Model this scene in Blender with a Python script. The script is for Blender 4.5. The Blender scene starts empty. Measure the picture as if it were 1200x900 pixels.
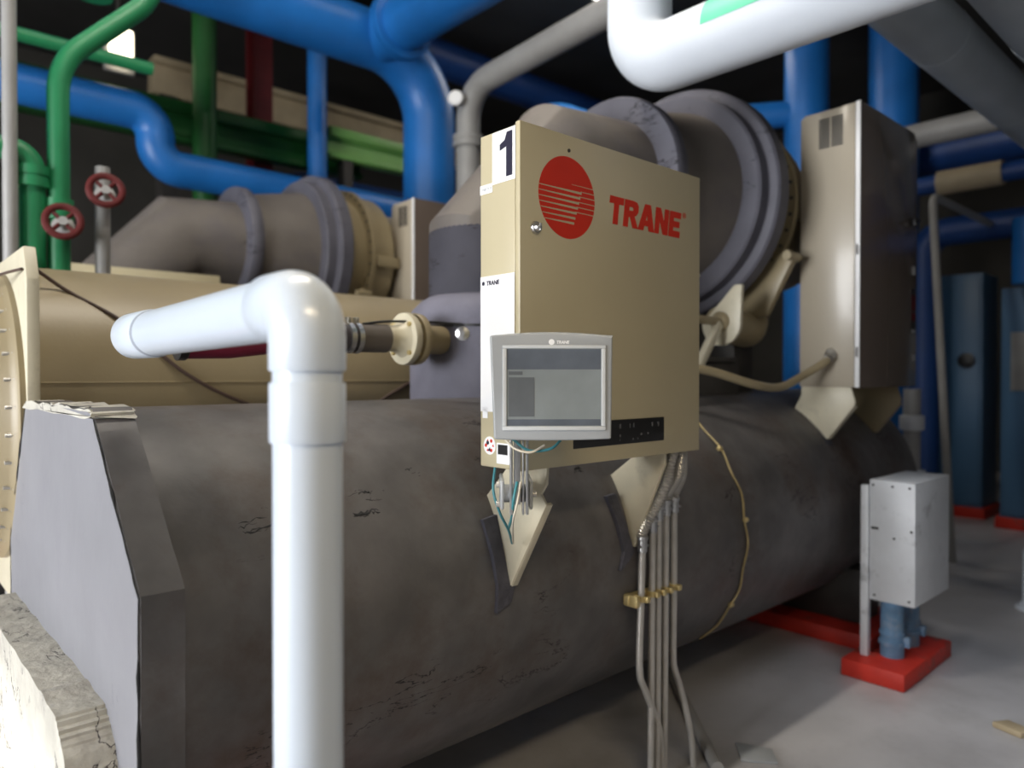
import bpy, bmesh, math, random
from mathutils import Vector, Matrix
random.seed(7)
PI = math.pi
scene = bpy.context.scene
COL = scene.collection

# ------------------------------------------------------------------ materials
def mat(name, col, rough=.5, metal=0.0, var=.12, vscale=6.0, bump=0.0, bscale=40.0,
        cracks=None, stain=None, coat=0.0, stretch=(1, 1, 1)):
    m = bpy.data.materials.new(name)
    m.use_nodes = True
    nt = m.node_tree
    N, L = nt.nodes, nt.links
    b = N['Principled BSDF']
    b.inputs['Roughness'].default_value = rough
    b.inputs['Metallic'].default_value = metal
    if rough >= .5:
        b.inputs['Specular IOR Level'].default_value = .3
    if coat:
        b.inputs['Coat Weight'].default_value = coat
        b.inputs['Coat Roughness'].default_value = .12
    tc = N.new('ShaderNodeTexCoord')
    mp = N.new('ShaderNodeMapping')
    mp.inputs['Scale'].default_value = stretch
    L.new(tc.outputs['Object'], mp.inputs['Vector'])
    n = N.new('ShaderNodeTexNoise')
    n.inputs['Scale'].default_value = vscale
    n.inputs['Detail'].default_value = 6
    L.new(mp.outputs['Vector'], n.inputs['Vector'])
    r = N.new('ShaderNodeValToRGB')
    r.color_ramp.elements[0].position = .3
    r.color_ramp.elements[1].position = .72
    d = tuple(c * (1 - var) for c in col) + (1,)
    u = tuple(min(1, c * (1 + var)) for c in col) + (1,)
    r.color_ramp.elements[0].color = d
    r.color_ramp.elements[1].color = u
    L.new(n.outputs['Fac'], r.inputs['Fac'])
    out = r.outputs['Color']
    hgt = None
    if stain:
        scol, sscale, lo, hi = stain
        n2 = N.new('ShaderNodeTexNoise')
        n2.inputs['Scale'].default_value = sscale
        n2.inputs['Detail'].default_value = 8
        n2.inputs['Roughness'].default_value = .65
        L.new(mp.outputs['Vector'], n2.inputs['Vector'])
        mr = N.new('ShaderNodeMapRange')
        mr.inputs['From Min'].default_value = lo
        mr.inputs['From Max'].default_value = hi
        L.new(n2.outputs['Fac'], mr.inputs['Value'])
        mx = N.new('ShaderNodeMixRGB')
        L.new(mr.outputs['Result'], mx.inputs['Fac'])
        L.new(out, mx.inputs['Color1'])
        mx.inputs['Color2'].default_value = tuple(scol) + (1,)
        out = mx.outputs['Color']
    if cracks:
        ccol, cscale, width, gate, cst = cracks
        mp2 = N.new('ShaderNodeMapping')
        mp2.inputs['Scale'].default_value = cst
        L.new(tc.outputs['Object'], mp2.inputs['Vector'])
        n3 = N.new('ShaderNodeTexNoise')
        n3.inputs['Scale'].default_value = cscale
        n3.inputs['Detail'].default_value = 7
        n3.inputs['Roughness'].default_value = .6
        n3.inputs['Distortion'].default_value = .4
        L.new(mp2.outputs['Vector'], n3.inputs['Vector'])
        s = N.new('ShaderNodeMath'); s.operation = 'SUBTRACT'
        L.new(n3.outputs['Fac'], s.inputs[0]); s.inputs[1].default_value = .5
        a = N.new('ShaderNodeMath'); a.operation = 'ABSOLUTE'
        L.new(s.outputs[0], a.inputs[0])
        lt = N.new('ShaderNodeMapRange')
        lt.inputs['From Min'].default_value = width
        lt.inputs['From Max'].default_value = width * .4
        L.new(a.outputs[0], lt.inputs['Value'])
        n4 = N.new('ShaderNodeTexNoise')
        n4.inputs['Scale'].default_value = 2.3
        n4.inputs['Detail'].default_value = 3
        L.new(tc.outputs['Object'], n4.inputs['Vector'])
        g = N.new('ShaderNodeMapRange')
        g.inputs['From Min'].default_value = gate
        g.inputs['From Max'].default_value = gate + .05
        L.new(n4.outputs['Fac'], g.inputs['Value'])
        mm = N.new('ShaderNodeMath'); mm.operation = 'MULTIPLY'
        L.new(lt.outputs['Result'], mm.inputs[0]); L.new(g.outputs['Result'], mm.inputs[1])
        mx = N.new('ShaderNodeMixRGB')
        L.new(mm.outputs[0], mx.inputs['Fac'])
        L.new(out, mx.inputs['Color1'])
        mx.inputs['Color2'].default_value = tuple(ccol) + (1,)
        out = mx.outputs['Color']
    L.new(out, b.inputs['Base Color'])
    if bump:
        n5 = N.new('ShaderNodeTexNoise')
        n5.inputs['Scale'].default_value = bscale
        n5.inputs['Detail'].default_value = 5
        L.new(mp.outputs['Vector'], n5.inputs['Vector'])
        bp = N.new('ShaderNodeBump')
        bp.inputs['Strength'].default_value = bump
        bp.inputs['Distance'].default_value = .02
        L.new(n5.outputs['Fac'], bp.inputs['Height'])
        L.new(bp.outputs['Normal'], b.inputs['Normal'])
    return m

def emat(name, col, s):
    m = bpy.data.materials.new(name)
    m.use_nodes = True
    b = m.node_tree.nodes['Principled BSDF']
    b.inputs['Base Color'].default_value = (*col, 1)
    b.inputs['Emission Color'].default_value = (*col, 1)
    b.inputs['Emission Strength'].default_value = s
    return m

M = {}
DARK = (.012, .010, .012)
M['lag'] = mat('dark_insulation_sheet', (.118, .113, .115), .5, var=.32, vscale=4.5, bump=.12, bscale=14,
               cracks=(DARK, 3.2, .007, .56, (.8, 3.0, 3.0)), stain=((.070, .050, .040), 2.2, .48, .72))
M['lag_end'] = mat('grey_insulation_face', (.225, .225, .243), .55, var=.07, vscale=3, bump=.1, bscale=11,
                   cracks=((.06, .055, .07), 4.0, .006, .60, (1, 2, 1)), stain=((.20, .195, .22), 2.6, .55, .85))
M['lag_pale'] = mat('pale_cracked_insulation', (.50, .48, .42), .65, var=.15, vscale=6, bump=.5, bscale=22,
                    cracks=((.05, .045, .045), 4.0, .010, .50, (2.2, 1, 1)), stain=((.33, .31, .28), 7, .5, .75))
M['lag_blue'] = mat('blue_grey_insulation', (.105, .103, .125), .55, var=.14, vscale=4, bump=.15, bscale=15,
                    cracks=(DARK, 2.5, .010, .55, (1, 1, 4)), stain=((.10, .08, .07), 2.0, .58, .85))
M['lag_sleeve'] = mat('dark_sleeve_insulation', (.15, .147, .185), .7, var=.16, vscale=4, bump=.15, bscale=15,
                    cracks=(DARK, 2.5, .010, .55, (1, 1, 4)), stain=((.05, .042, .04), 2.0, .58, .85))
M['lag_riser'] = mat('dark_riser_insulation', (.048, .047, .060), .75, var=.16, vscale=4, bump=.15, bscale=15,
                     cracks=(DARK, 2.5, .010, .55, (1, 1, 4)))
M['lag_brown'] = mat('brown_grey_insulation', (.135, .118, .104), .55, var=.14, vscale=3, bump=.15, bscale=10,
                     cracks=(DARK, 2.6, .004, .62, (1, 1, 1)), stain=((.10, .09, .095), 2.4, .5, .8))
M['flap'] = mat('torn_insulation_flap', (.075, .075, .095), .6, var=.25, vscale=12, bump=.5, bscale=30)
M['cream'] = mat('cream_cabinet_paint', (.50, .44, .29), .38, var=.04, vscale=2.5, bump=.02, bscale=90)
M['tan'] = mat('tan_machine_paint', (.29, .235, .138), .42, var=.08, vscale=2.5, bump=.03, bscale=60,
               stain=((.30, .25, .16), 2.0, .55, .85))
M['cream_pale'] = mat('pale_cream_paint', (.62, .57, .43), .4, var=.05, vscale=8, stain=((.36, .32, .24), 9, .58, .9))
M['starter'] = mat('satin_cabinet_paint', (.40, .35, .27), .33, var=.04, vscale=1.2, coat=.2)
M['starter_door'] = mat('glossy_cabinet_door', (.13, .10, .082), .22, var=.05, vscale=1.5, coat=.6)
M['pvc'] = mat('pale_plastic_pipe', (.58, .645, .73), .28, var=.02, vscale=3, coat=.25)
M['ring'] = mat('grey_seal_ring', (.30, .33, .38), .5)
M['white'] = mat('white_label', (.86, .86, .86), .4, var=.02)
M['ink'] = mat('dark_ink', (.018, .016, .035), .5, var=.05)
M['red'] = mat('red_emblem', (.62, .030, .012), .6, var=.06, vscale=4)
M['steel'] = mat('bright_steel', (.62, .62, .62), .28, 1.0, var=.1, vscale=12)
M['conduit'] = mat('galvanised_conduit', (.50, .485, .46), .34, .45, var=.14, vscale=10)
M['brass'] = mat('yellow_zinc', (.62, .50, .24), .32, .5, var=.12, vscale=20)
M['gold'] = mat('golden_tube', (.42, .33, .16), .45, .3, var=.2, vscale=20)
M['black'] = mat('black_plastic', (.016, .016, .017), .38, var=.1)
M['rubber'] = mat('dark_rubber', (.05, .045, .05), .55, var=.1)
M['maroon'] = mat('maroon_hose', (.20, .02, .05), .5, var=.1)
M['bezel'] = mat('silver_grey_plastic', (.33, .345, .355), .38, var=.03, coat=.15)
M['bezel_in'] = mat('pale_grey_plastic', (.55, .57, .58), .4, var=.03)
M['screen'] = mat('dull_screen', (.22, .245, .25), .22, var=.12, vscale=7, coat=.5)
M['screen_dark'] = mat('dark_screen_block', (.115, .125, .135), .22, var=.12, vscale=9, coat=.5)
M['screen_navy'] = mat('navy_screen_bar', (.10, .115, .14), .22, var=.2, vscale=9, coat=.5)
M['teal'] = mat('teal_cable', (.05, .22, .25), .45)
M['cablew'] = mat('pale_cable', (.60, .55, .45), .5)
M['cableb'] = mat('brown_cable', (.085, .055, .045), .5)
M['blue'] = mat('blue_pipe_paint', (.012, .145, .46), .42, var=.16, vscale=2.0)
M['navy'] = mat('deep_blue_paint', (.010, .050, .20), .45, var=.15, vscale=2.0)
M['green'] = mat('green_pipe_paint', (.014, .20, .075), .45, var=.15, vscale=2.5)
M['lime'] = mat('light_green_paint', (.16, .36, .09), .45, var=.1, vscale=2.5)
M['dgreen'] = mat('dark_green_paint', (.012, .085, .018), .5, var=.15, vscale=2.5)
M['greyp'] = mat('grey_pipe_paint', (.30, .295, .285), .45, var=.12, vscale=3)
M['whitepipe'] = mat('white_pipe_jacket', (.70, .75, .82), .45, var=.05, vscale=2, bump=.05, bscale=8)
M['duct'] = mat('grey_duct_jacket', (.36, .40, .44), .4, .1, var=.12, vscale=2)
M['maroonp'] = mat('dark_red_paint', (.11, .012, .014), .5, var=.15)
M['redpaint'] = mat('red_base_paint', (.55, .036, .022), .5, var=.15, vscale=7, stain=((.16, .09, .07), 6, .56, .75))
M['wheel'] = mat('dull_red_paint', (.09, .010, .010), .6, var=.15)
M['print'] = mat('faint_print', (.13, .13, .135), .5)
M['galv'] = mat('grey_sheet_metal', (.64, .66, .69), .42, .1, var=.08, vscale=5, stain=((.20, .20, .21), 6, .58, .8))
M['bluetube'] = mat('worn_blue_paint', (.13, .24, .38), .5, var=.25, vscale=14, stain=((.26, .30, .36), 12, .5, .7))
M['cabblue'] = mat('blue_grey_cabinet', (.065, .155, .28), .4, var=.06, vscale=1.5)
M['tanlag'] = mat('tan_jacket', (.42, .34, .22), .55, var=.1, vscale=4)
M['floor'] = mat('grey_floor_paint', (.50, .49, .50), .35, var=.16, vscale=1.3, bump=.03, bscale=30,
                 stain=((.30, .29, .285), .8, .5, .75))
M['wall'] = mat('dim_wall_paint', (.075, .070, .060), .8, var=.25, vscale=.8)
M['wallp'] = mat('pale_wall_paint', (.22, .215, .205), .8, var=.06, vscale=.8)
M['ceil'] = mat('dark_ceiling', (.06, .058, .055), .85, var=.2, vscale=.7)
M['frame'] = mat('window_frame_paint', (.5, .5, .5), .5)
M['gateg'] = mat('dark_steel', (.06, .055, .05), .5, .3, var=.2)
M['lampglow'] = emat('lamp_glow', (1.0, .88, .66), 5.0)
M['tube'] = emat('lamp_diffuser', (1.0, .97, .92), 4.0)

# ------------------------------------------------------------------ builders
def tag(o, label=None, cat=None, group=None, kind=None):
    if label: o['label'] = label
    if cat: o['category'] = cat
    if group: o['group'] = group
    if kind: o['kind'] = kind
    return o

def thing(name, label, cat, loc=(0, 0, 0), group=None, rot=(0, 0, 0)):
    o = bpy.data.objects.new(name, None)
    o.empty_display_size = .1
    COL.objects.link(o)
    o.location = loc
    o.rotation_euler = rot
    return tag(o, label, cat, group)

def top(o):
    while o.parent: o = o.parent
    return o

class MB:
    def __init__(s):
        s.bm = bmesh.new()

    def box(s, x0, x1, y0, y1, z0, z1, bev=0, seg=2):
        b = bmesh.new()
        bmesh.ops.create_cube(b, size=1)
        bmesh.ops.scale(b, vec=(x1 - x0, y1 - y0, z1 - z0), verts=b.verts)
        bmesh.ops.translate(b, vec=((x0 + x1) / 2, (y0 + y1) / 2, (z0 + z1) / 2), verts=b.verts)
        if bev:
            bmesh.ops.bevel(b, geom=list(b.edges), offset=bev, segments=seg, affect='EDGES', profile=.5)
        return s.add(b)

    def add(s, b, mtx=None):
        if mtx is not None: bmesh.ops.transform(b, matrix=mtx, verts=b.verts)
        me = bpy.data.meshes.new('t')
        b.to_mesh(me); b.free()
        s.bm.from_mesh(me)
        bpy.data.meshes.remove(me)
        return s

    def rbox(s, c, size, R, bev=0):
        b = bmesh.new()
        bmesh.ops.create_cube(b, size=1)
        bmesh.ops.scale(b, vec=size, verts=b.verts)
        if bev: bmesh.ops.bevel(b, geom=list(b.edges), offset=bev, segments=2, affect='EDGES', profile=.5)
        return s.add(b, Matrix.Translation(c) @ R.to_4x4())

    def ring_strip(s, rings, closed=False, cap=True):
        bm = s.bm
        vs = [[bm.verts.new(p) for p in r] for r in rings]
        n = len(vs[0])
        rr = range(len(vs) if closed else len(vs) - 1)
        for i in rr:
            a, b = vs[i], vs[(i + 1) % len(vs)]
            for k in range(n):
                f = (a[k], a[(k + 1) % n], b[(k + 1) % n], b[k])
                try: bm.faces.new(f)
                except ValueError: pass
        if cap and not closed:
            try:
                bm.faces.new(list(reversed(vs[0]))); bm.faces.new(vs[-1])
            except ValueError: pass
        return s

    def lathe(s, p0, axis, prof, n=48, cap=True, closed=False):
        """prof: (distance along the axis, radius)"""
        p0 = Vector(p0); ax = Vector(axis).normalized()
        e1 = ax.orthogonal().normalized(); e2 = ax.cross(e1)
        rings = []
        for t, r in prof:
            r = max(r, 1e-4)
            rings.append([p0 + ax * t + (e1 * math.cos(2 * PI * k / n) + e2 * math.sin(2 * PI * k / n)) * r for k in range(n)])
        return s.ring_strip(rings, closed, cap)

    def cyl(s, a, b, r, r2=None, n=24):
        a = Vector(a); b = Vector(b)
        return s.lathe(a, b - a, [(0, r), ((b - a).length, r if r2 is None else r2)], n)

    def tube(s, path, r, n=16, mitre=False):
        P = [Vector(p) for p in path]
        rs = r if isinstance(r, (list, tuple)) else [r] * len(P)
        T = []
        for i in range(len(P)):
            a = (P[i] - P[i - 1]).normalized() if i else None
            b = (P[i + 1] - P[i]).normalized() if i < len(P) - 1 else None
            T.append((a if b is None else b if a is None else (a + b).normalized(), a, b))
        e = T[0][0].orthogonal().normalized()
        rings = []
        for i in range(len(P)):
            t, a, b = T[i]
            e = (e - t * e.dot(t)).normalized()
            f = t.cross(e)
            ring = []
            for k in range(n):
                d = e * math.cos(2 * PI * k / n) + f * math.sin(2 * PI * k / n)
                o = d * rs[i]
                if a is not None and b is not None and (b - a).length > 1e-5:
                    q = (b - a).normalized()
                    cs = max(.35, a.dot(t))
                    o = o + q * (o.dot(q)) * (1 / cs - 1)
                ring.append(P[i] + o)
            rings.append(ring)
        return s.ring_strip(rings)

    def prism(s, poly, axis, a0, a1, bev=0, seg=2):
        b = bmesh.new()
        def mk(p, a):
            return {'x': (a, p[0], p[1]), 'y': (p[0], a, p[1]), 'z': (p[0], p[1], a)}[axis]
        v0 = [b.verts.new(mk(p, a0)) for p in poly]
        v1 = [b.verts.new(mk(p, a1)) for p in poly]
        n = len(poly)
        b.faces.new(v0); b.faces.new(list(reversed(v1)))
        for k in range(n):
            b.faces.new((v0[k], v1[k], v1[(k + 1) % n], v0[(k + 1) % n]))
        bmesh.ops.recalc_face_normals(b, faces=b.faces)
        if bev:
            bmesh.ops.bevel(b, geom=list(b.edges), offset=bev, segments=seg, affect='EDGES', profile=.5)
        return s.add(b)

    def build(s, name, m, parent=None, angle=35, local=False, loc=None):
        bm = s.bm
        bmesh.ops.recalc_face_normals(bm, faces=bm.faces)
        if parent is not None and not local:
            bmesh.ops.translate(bm, vec=-Vector(top(parent).location), verts=bm.verts)
        if loc is not None:
            bmesh.ops.translate(bm, vec=-Vector(loc), verts=bm.verts)
        me = bpy.data.meshes.new(name)
        bm.to_mesh(me); bm.free()
        for p in me.polygons: p.use_smooth = True
        me.set_sharp_from_angle(angle=math.radians(angle))
        o = bpy.data.objects.new(name, me)
        if loc is not None: o.location = loc
        me.materials.append(M[m] if isinstance(m, str) else m)
        COL.objects.link(o)
        if parent is not None: o.parent = parent
        return o

def text_mb(body, size, mtx, bold=0.0, shear=0.0, depth=.0006):
    cu = bpy.data.curves.new('t', 'FONT')
    cu.body = body; cu.size = size; cu.offset = bold; cu.shear = shear; cu.extrude = depth
    cu.align_x = 'LEFT'; cu.align_y = 'BOTTOM_BASELINE'
    o = bpy.data.objects.new('t', cu)
    COL.objects.link(o)
    bpy.context.view_layer.update()
    dg = bpy.context.evaluated_depsgraph_get()
    me = bpy.data.meshes.new_from_object(o.evaluated_get(dg))
    me.transform(mtx)
    b = MB(); b.bm.from_mesh(me)
    bpy.data.meshes.remove(me)
    bpy.data.objects.remove(o); bpy.data.curves.remove(cu)
    return b

def face_minus_y(u, v, z):      # text frame on a face that looks along -y
    return Matrix(((1, 0, 0, u), (0, 0, -1, v), (0, 1, 0, z), (0, 0, 0, 1)))
def face_minus_x(u, v, z):      # on a face that looks along -x: reading direction is -y
    return Matrix(((0, 0, -1, u), (-1, 0, 0, v), (0, 1, 0, z), (0, 0, 0, 1)))

def copy_tree(o, parent=None):
    c = o.copy(); COL.objects.link(c)
    if parent is not None:
        c.parent = parent
        c.matrix_parent_inverse = o.matrix_parent_inverse
    for ch in list(o.children): copy_tree(ch, c)
    return c

def struct(name, mb, m):
    return tag(mb.build(name, m), kind='structure')

def bez(pts, k=8):
    """Catmull-Rom through points"""
    P = [Vector(p) for p in pts]
    P = [P[0] * 2 - P[1]] + P + [P[-1] * 2 - P[-2]]
    out = []
    for i in range(1, len(P) - 2):
        for j in range(k):
            t = j / k
            a, b, c, d = P[i - 1], P[i], P[i + 1], P[i + 2]
            out.append(.5 * ((2 * b) + (c - a) * t + (2 * a - 5 * b + 4 * c - d) * t * t + (3 * b - a - 3 * c + d) * t ** 3))
    out.append(P[-2])
    return out

def arc_path(corners, rad, k=8):
    """polyline with rounded corners"""
    P = [Vector(p) for p in corners]
    out = [P[0]]
    for i in range(1, len(P) - 1):
        a = (P[i - 1] - P[i]).normalized(); b = (P[i + 1] - P[i]).normalized()
        ang = a.angle(b)
        if ang > PI - .02:
            out.append(P[i]); continue
        d = rad / math.tan(ang / 2)
        s, e = P[i] + a * d, P[i] + b * d
        c = P[i] + (a + b).normalized() * (rad / math.sin(ang / 2))
        v0, v1 = s - c, e - c
        tot = v0.angle(v1)
        nrm = v0.cross(v1).normalized()
        for j in range(k + 1):
            out.append(c + Matrix.Rotation(tot * j / k, 3, nrm) @ v0)
    out.append(P[-1])
    return out

# ------------------------------------------------------------------ room
X0, X1, Y0, Y1, ZC = -7.0, 15.0, -3.0, 14.0, 7.0
struct('floor', MB().box(X0 - .2, X1 + .2, Y0 - .2, Y1 + .2, -.2, 0), 'floor')
struct('ceiling', MB().box(X0 - .2, X1 + .2, Y0 - .2, Y1 + .2, ZC, ZC + .2), 'ceil')
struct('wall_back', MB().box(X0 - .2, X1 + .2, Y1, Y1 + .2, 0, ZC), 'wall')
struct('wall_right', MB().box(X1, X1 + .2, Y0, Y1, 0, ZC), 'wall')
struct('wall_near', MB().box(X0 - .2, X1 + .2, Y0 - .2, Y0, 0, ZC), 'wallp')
wl = MB()                                   # left wall with one tall opening
WY0, WY1, WZ0, WZ1 = .9, 5.2, .5, 4.2
wl.box(X0 - .2, X0, Y0, WY0, 0, ZC); wl.box(X0 - .2, X0, WY1, Y1, 0, ZC)
wl.box(X0 - .2, X0, WY0, WY1, 0, WZ0); wl.box(X0 - .2, X0, WY0, WY1, WZ1, ZC)
struct('wall_left', wl, 'wallp')
wf = MB()
for y in (WY0, WY0 + 1.4, WY0 + 2.8, WY1 - .06): wf.box(X0 - .12, X0 - .06, y, y + .06, WZ0, WZ1)
for z in (WZ0, 2.1, WZ1 - .06): wf.box(X0 - .12, X0 - .06, WY0, WY1, z, z + .06)
struct('window_1', wf, 'frame')

# ------------------------------------------------------------------ chiller
EV, EZ, ER = 2.593, .902, .715             # evaporator shell axis and radius
CV, CZ, CR = 4.02, 1.615, .605               # condenser
AV, AZ = 2.85, 2.849                       # compressor axis

def wobble_poly(poly, n, amp):
    out = []
    for i, p in enumerate(poly):
        q = poly[(i + 1) % len(poly)]
        for k in range(n):
            t = k / n
            out.append((p[0] + (q[0] - p[0]) * t + random.uniform(-amp, amp), p[1] + (q[1] - p[1]) * t + random.uniform(-amp, amp)))
    return out

ch = thing('chiller', 'dark insulated water chiller in front, with cream condenser and grey padded end plate', 'chiller', (3.0, 3.2, 0))
MB().lathe((.56, EV, EZ), (1, 0, 0), [(0, ER), (1.2, ER + .002), (1.9, ER), (2.735, ER), (2.74, ER + .004), (5.1, ER + .003)], 96).build('evaporator_shell', 'lag', ch)
octa = [(2.25, 1.622), (3.23, 1.615), (3.60, 1.05), (3.58, .45), (3.2, .10), (2.2, .10), (1.83, .55), (1.82, 1.205)]
ep = MB().prism(wobble_poly(octa, 9, .004), 'x', .49, .583)
ep.build('end_plate', 'lag_end', ch, 30)
# darker rim wrapped over the edge of the plate
cx, cz = 2.71, .86
rim = []
def off(p, d):
    v = Vector((p[0] - cx, p[1] - cz)); l = v.length
    return (cx + v.x * (l + d) / l, cz + v.y * (l + d) / l)
rb = MB()
outer = wobble_poly([off(p, .012) for p in octa], 9, .003)
inner = [off(p, -.10) for p in outer]
n = len(outer)
rings = []
for u, lst in ((.4935, inner[:]), (.4935, outer), (.592, outer), (.592, inner)):
    rings.append([(u, p[0], p[1]) for p in lst])
rings[0] = [(.4935, off(p, -.004)[0], off(p, -.004)[1]) for p in outer]
rb.ring_strip(rings, cap=False)
rb.build('end_plate_rim', 'lag', ch, 30)
sm = MB()
path = [(.489, p[0], p[1]) for p in wobble_poly([off(p, .009) for p in octa], 14, .005)]
sm.tube(path[:], [random.choice([.0012, .002, .0045, .0016]) for _ in path], 6)
sm.build('split_seam', 'black', ch)
# patch of torn pale foam along the top of the plate
tp = MB()
pts = wobble_poly([(2.21, 1.605), (2.25, 1.630), (2.7, 1.630), (3.2, 1.626), (3.25, 1.60)], 8, .004)
tp.prism(pts, 'x', .487, .597)
for v_ in tp.bm.verts:
    v_.co += Vector((random.uniform(-.007, .007), 0, random.uniform(-.006, .004)))
tp.build('frayed_top', 'lag_pale', ch, 20)
# water box
wb = [(3.5, .845), (2.38, .865), (2.12, .86), (2.03, .80), (1.96, .68), (1.93, .40), (2.0, .12), (3.4, .12), (3.5, .3)]
MB().prism(wobble_poly(wb, 10, .005), 'x', .378, .495).build('water_box', 'lag_pale', ch, 25)
# condenser, its tube plate and head
MB().lathe((.56, CV, CZ), (1, 0, 0), [(0, CR), (5.0, CR)], 72).build('condenser_shell', 'tan', ch)
sw = MB()
for z0 in (1.69,):
    a = math.asin((z0 - CZ) / CR)
    yy = CV - math.cos(a) * CR
    sw.tube([(.57, yy, z0), (5.5, yy, z0)], .004, 8)
sw.build('weld_seam', 'tan', ch)
tsp = [(3.37, 2.10), (3.44, 2.235), (4.62, 2.235), (4.7, 2.1), (4.7, .75), (3.40, .75), (3.37, .95)]
MB().prism(tsp, 'x', .515, .56, .006).build('tube_plate', 'cream_pale', ch)
hd = MB().lathe((.515, CV, 1.54), (-1, 0, 0), [(0, .64), (.02, .64), (.028, .62), (.05, .60), (.13, .56), (.17, .42), (.185, .0)], 72)
hd.build('condenser_head', 'tan', ch)
for k in range(14):
    a = PI * (.62 + .76 * k / 13)
    MB().lathe((.50, CV + .60 * math.cos(a), 1.54 + .60 * math.sin(a)), (-1, 0, 0), [(0, .016), (.02, .016), (.02, .008), (.05, .008)], 6).build('head_bolt', 'conduit', ch)
# suction line
MB().lathe((2.443, AV, 1.3), (0, 0, 1), [(0, .405), (.70, .405), (.745, .395), (.79, .352), (.815, .31)], 64).build('suction_sleeve', 'lag_sleeve', ch)
bd = MB()
bd.ring_strip([[(2.443 + r * math.cos(2 * PI * k / 64), AV + r * math.sin(2 * PI * k / 64), z) for k in range(64)]
               for r, z in ((.404, 1.946), (.4085, 1.948), (.4085, 1.958), (.404, 1.960))], closed=True)
bd.build('sleeve_joint', 'black', ch)
MB().lathe((2.443, AV, 2.0), (0, 0, 1), [(0, .309), (.42, .309), (.455, .304)], 64).build('suction_riser', 'lag_riser', ch)
MB().tube([(2.443, AV, 2.34), (2.443, AV, 2.372), (2.92, AV, AZ), (3.40, AV, AZ)], [.306, .307, .340, .390], 64).build('suction_elbow', 'lag_brown', ch)
MB().lathe((3.36, AV, AZ), (1, 0, 0), [(0, .39), (.0, .515), (.02, .525), (.085, .525), (.10, .515), (.10, .42)], 72).build('joint_band', 'lag_blue', ch)
MB().lathe((3.42, AV, AZ), (1, 0, 0), [(0, .44), (.07, .475), (.26, .51), (.58, .575)], 72).build('suction_cone', 'lag_brown', ch)
MB().lathe((3.95, AV, AZ - .01), (1, 0, 0), [(0, .54), (0, .665), (.012, .68), (.10, .685), (.12, .66)], 80).build('inner_flange', 'lag_blue', ch)
MB().lathe((4.03, AV, AZ - .01), (1, 0, 0), [(0, .62), (.02, .735), (.035, .748), (.13, .75), (.145, .735), (.15, .6)], 80).build('outer_flange', 'lag_blue', ch)
MB().lathe((4.10, AV, AZ - .01), (1, 0, 0), [(0, .60), (.12, .60), (.40, .575)], 64).build('inlet_throat', 'tan', ch)
fl = MB().lathe((4.40, AV, AZ - .01), (1, 0, 0), [(0, .56), (.0, .672), (.04, .672), (.04, .63), (.26, .62), (.36, .50), (.95, .48), (1.0, .45)], 80)
fl.build('volute', 'tan', ch)
for k in range(40):
    a = 2 * PI * k / 40
    MB().cyl((4.392, AV + .645 * math.cos(a), AZ - .01 + .645 * math.sin(a)), (4.41, AV + .645 * math.cos(a), AZ - .01 + .645 * math.sin(a)), .012, n=8).build('flange_bolt', 'gateg', ch)
MB().box(4.46, 4.70, 2.19, 2.42, 2.72, 2.82, .01).build('volute_lug', 'tan', ch)
# bracket arm at the flange's lower edge, vane linkage and its rod
lk = MB()
lk.prism([(2.11, 2.46), (2.17, 2.50), (2.50, 2.28), (2.46, 2.06), (2.30, 2.10)], 'x', 4.26, 4.32, .008)
lk.lathe((4.21, 2.14, 2.45), (1, 0, 0), [(0, .028), (.14, .028)], 20)
lk.build('hinge_arm', 'tan', ch)
pl = MB()
tear = [(2.26 + .13 * math.cos(PI * (1.02 + k / 14)), 2.03 + .13 * math.sin(PI * (1.02 + k / 14))) for k in range(15)] + [(2.30, 2.13), (2.17, 2.26), (2.12, 2.26)]
pl.prism([(2.40 + (p[0] - 2.26), p[1]) for p in tear], 'x', 3.90, 3.93, .005)
pl.build('linkage_plate', 'cream_pale', ch)
rd = MB().cyl((3.2, 2.36, 2.05), (3.88, 2.40, 2.045), .026)
rd.lathe((3.86, 2.40, 2.045), (1, 0, 0), [(0, .04), (.02, .06), (.045, .06), (.045, .085), (.06, .085)], 32)
rd.build('vane_rod', 'tan', ch)
eb = MB().tube(arc_path([(3.96, 2.44, 2.04), (4.40, 2.46, 2.00), (4.40, 2.54, 2.40)], .13), .112, 28)
eb.build('pipe_bend', 'tan', ch)
lv = MB()
R = Matrix.Rotation(math.radians(-38), 3, 'Y')
lv.rbox((3.74, 2.38, 1.90), (.05, .045, .34), Matrix.Rotation(math.radians(40), 3, 'Y'), .006)
lv.build('crank_lever', 'cream_pale', ch)
pb = MB()
pb.box(3.55, 4.15, 2.42, 2.75, 1.45, 1.80, .012); pb.box(3.50, 4.10, 2.40, 2.80, 1.80, 1.83, .006)
pb.build('oil_box', 'gateg', ch)
MB().box(4.22, 4.46, 2.50, 2.9, 1.3, 2.25, .01).build('compressor_leg', 'gateg', ch)
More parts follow.
